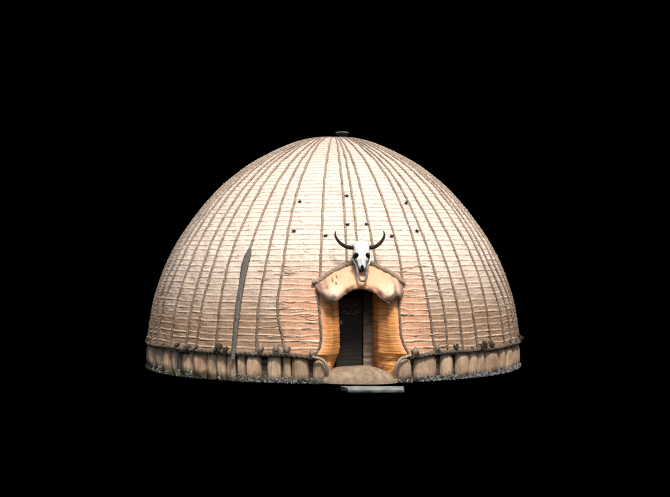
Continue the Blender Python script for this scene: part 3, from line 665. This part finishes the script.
# local: x across, -y towards the viewer, -z down the face
Kk = 1.0 / math.cos(R_(19)); px = 0.0146
L_ = np.array([-2, -1, 1, 4, 8, 11, 13, 15, 17.2, 19, 21, 23.5, 25.5, 26.5]) * px * Kk
HW = np.array([7, 8.8, 9.2, 9.2, 8.5, 8.8, 9.3, 8.9, 7.7, 6.6, 5.9, 5.2, 4.2, 3.0]) * px
HD = np.array([4, 6, 7.0, 7.5, 8.0, 8.4, 8.6, 8.4, 8.0, 7.6, 7.2, 6.6, 6.0, 5.0]) * px
nl, na = 80, 72; l = np.linspace(L_[0], L_[-1], nl); hw = gsm(np.interp(l, L_, HW), 2); hd = gsm(np.interp(l, L_, HD), 2)
ph = np.linspace(0, 2 * math.pi, na, endpoint=False); V = np.zeros((nl, na, 3)); dark = np.zeros((nl, na))
for i in range(nl):
    c, s_ = np.cos(ph), np.sin(ph)
    x_ = hw[i] * np.sign(c) * np.abs(c) ** 0.75; y_ = -hd[i] * np.sign(s_) * np.abs(s_) ** 0.85
    y_ = y_ + 0.006 * np.cos(x_ / 0.02) * (s_ > 0)
    for sd_ in (-1, 1):
        e = np.sqrt(((x_ - sd_ * 0.103) / 0.042) ** 2 + ((l[i] - 13.6 * px * Kk) / 0.040) ** 2); m = (s_ > -0.15) & (e < 1.25)
        carve = np.where(m, np.clip(1.15 - e, 0, 1) ** 0.6, 0); y_ = y_ + 0.06 * carve; x_ = x_ - sd_ * 0.035 * carve; dark[i] = np.maximum(dark[i], (m & (e < 0.95)))
        brow = np.exp(-(((x_ - sd_ * 0.105) / 0.03) ** 2 + ((l[i] - 11 * px * Kk) / 0.018) ** 2)); y_ = y_ - 0.012 * brow * (s_ > 0)
    e = np.sqrt((x_ / 0.024) ** 2 + ((l[i] - 25.5 * px * Kk) / 0.040) ** 2); m = (s_ > 0) & (e < 1); y_ = y_ + np.where(m, 0.035 * np.clip(1 - e, 0, 1) ** .5, 0); dark[i] = np.maximum(dark[i], m)
    V[i] = np.stack([x_, y_, np.full(na, -l[i])], -1)
A_ = Acc(); A_.tube(V, 0)
o = A_.build('cranium', [MAT['bone'], MAT['socket'], MAT['bonegrey']], sk)
mi = []
for i in range(nl - 1):
    for j in range(na):
        d_ = dark[i, j] + dark[i + 1, j] + dark[i, (j + 1) % na] + dark[i + 1, (j + 1) % na]
        sidey = abs(math.cos(ph[j])) > 0.93 and l[i] > 9 * px or math.sin(ph[j]) < -0.1 or (abs(math.cos(ph[j])) > (.62 if l[i] > 19 * px else .78) and l[i] > 16 * px)
        mi.append(1 if d_ >= 2 else (2 if sidey else 0))
mi += [0, 1]; o.data.polygons.foreach_set('material_index', mi)
def skp(x, y, dep): return (x * px, -dep, -(y - 244) * px * Kk)
for s_ in (-1, 1):
    pts = np.array([skp(s_ * 6.0, 264, .04), skp(s_ * 5.7, 267, .055), skp(s_ * 5.0, 271, .06), skp(s_ * 4.4, 276, .075), skp(s_ * 3.6, 280, .085), skp(s_ * 1.9, 282.6, .092), skp(0.0, 283.2, .094)])
    A_ = Acc(); P_ = smooth_path(pts); A_.tube(rope_verts(P_, np.interp(np.linspace(0, 1, len(P_)), [0, .35, .7, 1], [.009, .019, .018, .015]), sides=9, amp=.05, jitter=.03)); A_.build('snout_bone', MAT['bonegrey'], sk)
    pts = np.array([skp(s_ * 8.9, 259, .03), skp(s_ * 8.2, 262, .045), skp(s_ * 7.2, 264.5, .045), skp(s_ * 6.0, 267, .05)])
    A_ = Acc(); P_ = smooth_path(pts); A_.tube(rope_verts(P_, np.linspace(.014, .009, len(P_)), sides=8, amp=.05)); A_.build('cheek_bone', MAT['bonegrey'] if s_ < 0 else MAT['bone'], sk)
for pts, rads in (([(-8, 248.4), (-12, 248.4), (-17, 247), (-22, 243.6), (-25.4, 239), (-26.4, 235), (-25.4, 231.4)], [.034, .033, .031, .027, .021, .014, .004]),
                  ([(8, 248.4), (12, 248.2), (16, 246.4), (20.5, 242.6), (23.2, 238), (23.6, 234.6), (22.4, 231.2)], [.034, .033, .031, .027, .021, .014, .004])):
    Q = np.array([skp(a_, b_, 0.03 + 0.0016 * abs(a_)) + (r_ * 1.0,) for (a_, b_), r_ in zip(pts, rads)])
    P_ = smooth_path(Q, 0.01); A_ = Acc(); A_.tube(rope_verts(P_[:, :3], P_[:, 3] * 0.88 * (1 + 0.03 * np.sin(np.arange(len(P_)) * 1.9)), sides=14, amp=0.0)); A_.build('horn', MAT['horn'], sk)

# ------------------------------------------------------------------ clay pot on the crown
pz0 = 3.90; pot = empty('clay_pot', (0.15, 0, pz0)); tag(pot, 'small dark wide-rimmed clay pot sitting on the very top of the dome', 'pot')
prof = [(0.0, -0.03), (0.045, -0.03), (0.046, 0.006), (0.052, 0.02), (0.082, 0.042), (0.102, 0.07), (0.108, 0.096), (0.098, 0.1), (0.085, 0.075), (0.05, 0.055), (0.0, 0.05)]
G = np.array([[(r * math.cos(t), r * math.sin(t), z) for t in np.linspace(0, 2 * math.pi, 32, endpoint=False)] for r, z in prof]); grid_mesh('pot_body', G, MAT['pot'], pot, close_v=True)
t = np.linspace(0, 2 * math.pi, 49); A_ = Acc(); A_.tube(rope_verts(np.stack([0.107 * np.cos(t), 0.107 * np.sin(t), 0.102 + 0.003 * np.sin(3 * t)], -1), 0.011, sides=8, amp=.05), 0, False); A_.build('pot_rim', MAT['potrim'], pot)

# ------------------------------------------------------------------ slab step in front
A_ = Acc(); zt = 0.062
B0 = [(0.215, -4.25), (0.975, -4.245), (0.99, -4.02), (0.11, -4.0)]; T0 = [(0.205, -4.262), (0.965, -4.255), (0.98, -4.01), (0.10, -3.99)]
nx = 40
def lerp(a_, b_, k): return (a_[0] + (b_[0] - a_[0]) * k, a_[1] + (b_[1] - a_[1]) * k)
V = []
for i in range(nx + 1):
    k = i / nx; w = lambda s_: 0.003 * math.sin(k * 9 + s_) + 0.0015 * math.sin(k * 23 + s_ * 2)
    bf, bb, tf, tb = lerp(B0[0], B0[1], k), lerp(B0[3], B0[2], k), lerp(T0[0], T0[1], k), lerp(T0[3], T0[2], k)
    V += [(bf[0], bf[1] + w(0), 0.001), (tf[0], tf[1] + w(1) - .004, zt * .5), (tf[0], tf[1] + w(1), zt * .86 + w(2) * .3), (tf[0], tf[1] + 0.02, zt + w(3) * .4), (tb[0], tb[1] - .02, zt + w(4) * .4), (tb[0], tb[1], zt * .85), (bb[0], bb[1] + w(5), 0.001)]
F = [];
for i in range(nx):
    for j in range(7): F.append((7 * i + j, 7 * i + 7 + j, 7 * i + 7 + (j + 1) % 7, 7 * i + (j + 1) % 7))
F.append(tuple(range(7))[::-1] if False else tuple(range(7))); F.append(tuple(7 * nx + j for j in range(7))[::-1])
A_.add(V, F); st = A_.build('stone_step', [MAT['slab'], MAT['slabdark']], smooth=False); st.data.polygons[len(F) - 2].material_index = 1
tag(st, 'flat green-grey stone slab lying on the ground in front of the doorway', 'slab')

# ------------------------------------------------------------------ gravel and grass at the foot of the skirt
ico = bmesh.new(); bmesh.ops.create_icosphere(ico, subdivisions=1, radius=1); iv = np.array([v.co[:] for v in ico.verts]); ifc = [tuple(v.index for v in f.verts) for f in ico.faces]; ico.free()
def pebbles(sel, name, mat, lab):
    A_ = Acc()
    for az, dens, top in sel:
        for _ in range(int(dens * 2.2)):
            a_ = R_(az + random.uniform(-.5, .5)); sz = random.uniform(.005, .010) + .012 * random.random() ** 3; z = sz * .5 + random.random() ** 1.4 * top; rad_ = 3.165 + random.uniform(-.01, .04) * (1 - z / (top + .05))
            M_ = Matrix.Rotation(random.uniform(0, 6.28), 3, Vector((random.random(), random.random(), random.random() + .1)).normalized())
            V = (iv * (np.array([1, random.uniform(.6, 1), random.uniform(.5, .9)]) * sz) * (1 + .18 * rng.standard_normal((len(iv), 1)))) @ np.array(M_)
            A_.add(V + np.array([rad_ * math.sin(a_), -rad_ * math.cos(a_), z]), ifc)
    return tag(A_.build(name, mat, smooth=False), lab, kind='stuff')
sel = []
for az in np.arange(-86, -1.4, 0.8):
    c = 0.5 + 0.5 * math.sin(az * 1.1) + 0.35 * math.sin(az * 2.9 + 1)
    if az < -26: 
        if c > 0.75: sel.append((az, 11, 0.10))
    elif not (-20 < az < -18.4 or -11.6 < az < -11): sel.append((az, 13 if -9.5 > az or az > -6.5 else 4, 0.075 + .02 * math.sin(az * 2)))
for az in np.arange(18, 87, 0.8):
    if all(abs(az - g_) > 0.45 for g_ in (22.4, 30.6, 36.2, 56.2)): sel.append((az, 13, 0.07 + .015 * math.sin(az * 3)))
for az in np.arange(90, 270, 1.6):
    if math.sin(az * .9) > 0: sel.append((az, 6, 0.05))
pebbles(sel, 'gravel', MAT['stone'], 'grey and white gravel banked against the foot of the hut')
A_ = Acc()
for az in np.concatenate([np.arange(-84, -40, 0.35), np.arange(-6, -2.2, .14), np.arange(18, 21, .2), np.arange(-40, -6, 1.2)]):
    for _ in range(4):
        a_ = R_(az + random.uniform(-.3, .3)); rad_ = 3.165 + random.uniform(0, .05); h = random.uniform(.02, .06); lean = random.uniform(-.02, .02); w = .004
        b_ = np.array([rad_ * math.sin(a_), -rad_ * math.cos(a_), 0.001]); t_ = np.array([math.cos(a_), math.sin(a_), 0]) * w; o_ = np.array([math.sin(a_), -math.cos(a_), 0]) * .002
        tipv = b_ + np.array([lean, -abs(lean) * .6, h])
        A_.add([b_ - t_, b_ + t_, b_ + o_ * 2, tipv], [(0, 2, 3), (2, 1, 3), (1, 0, 3), (0, 1, 2)])
tag(A_.build('grass', MAT['moss'], smooth=False), 'short green grass and moss along the foot of the skirt', kind='stuff')
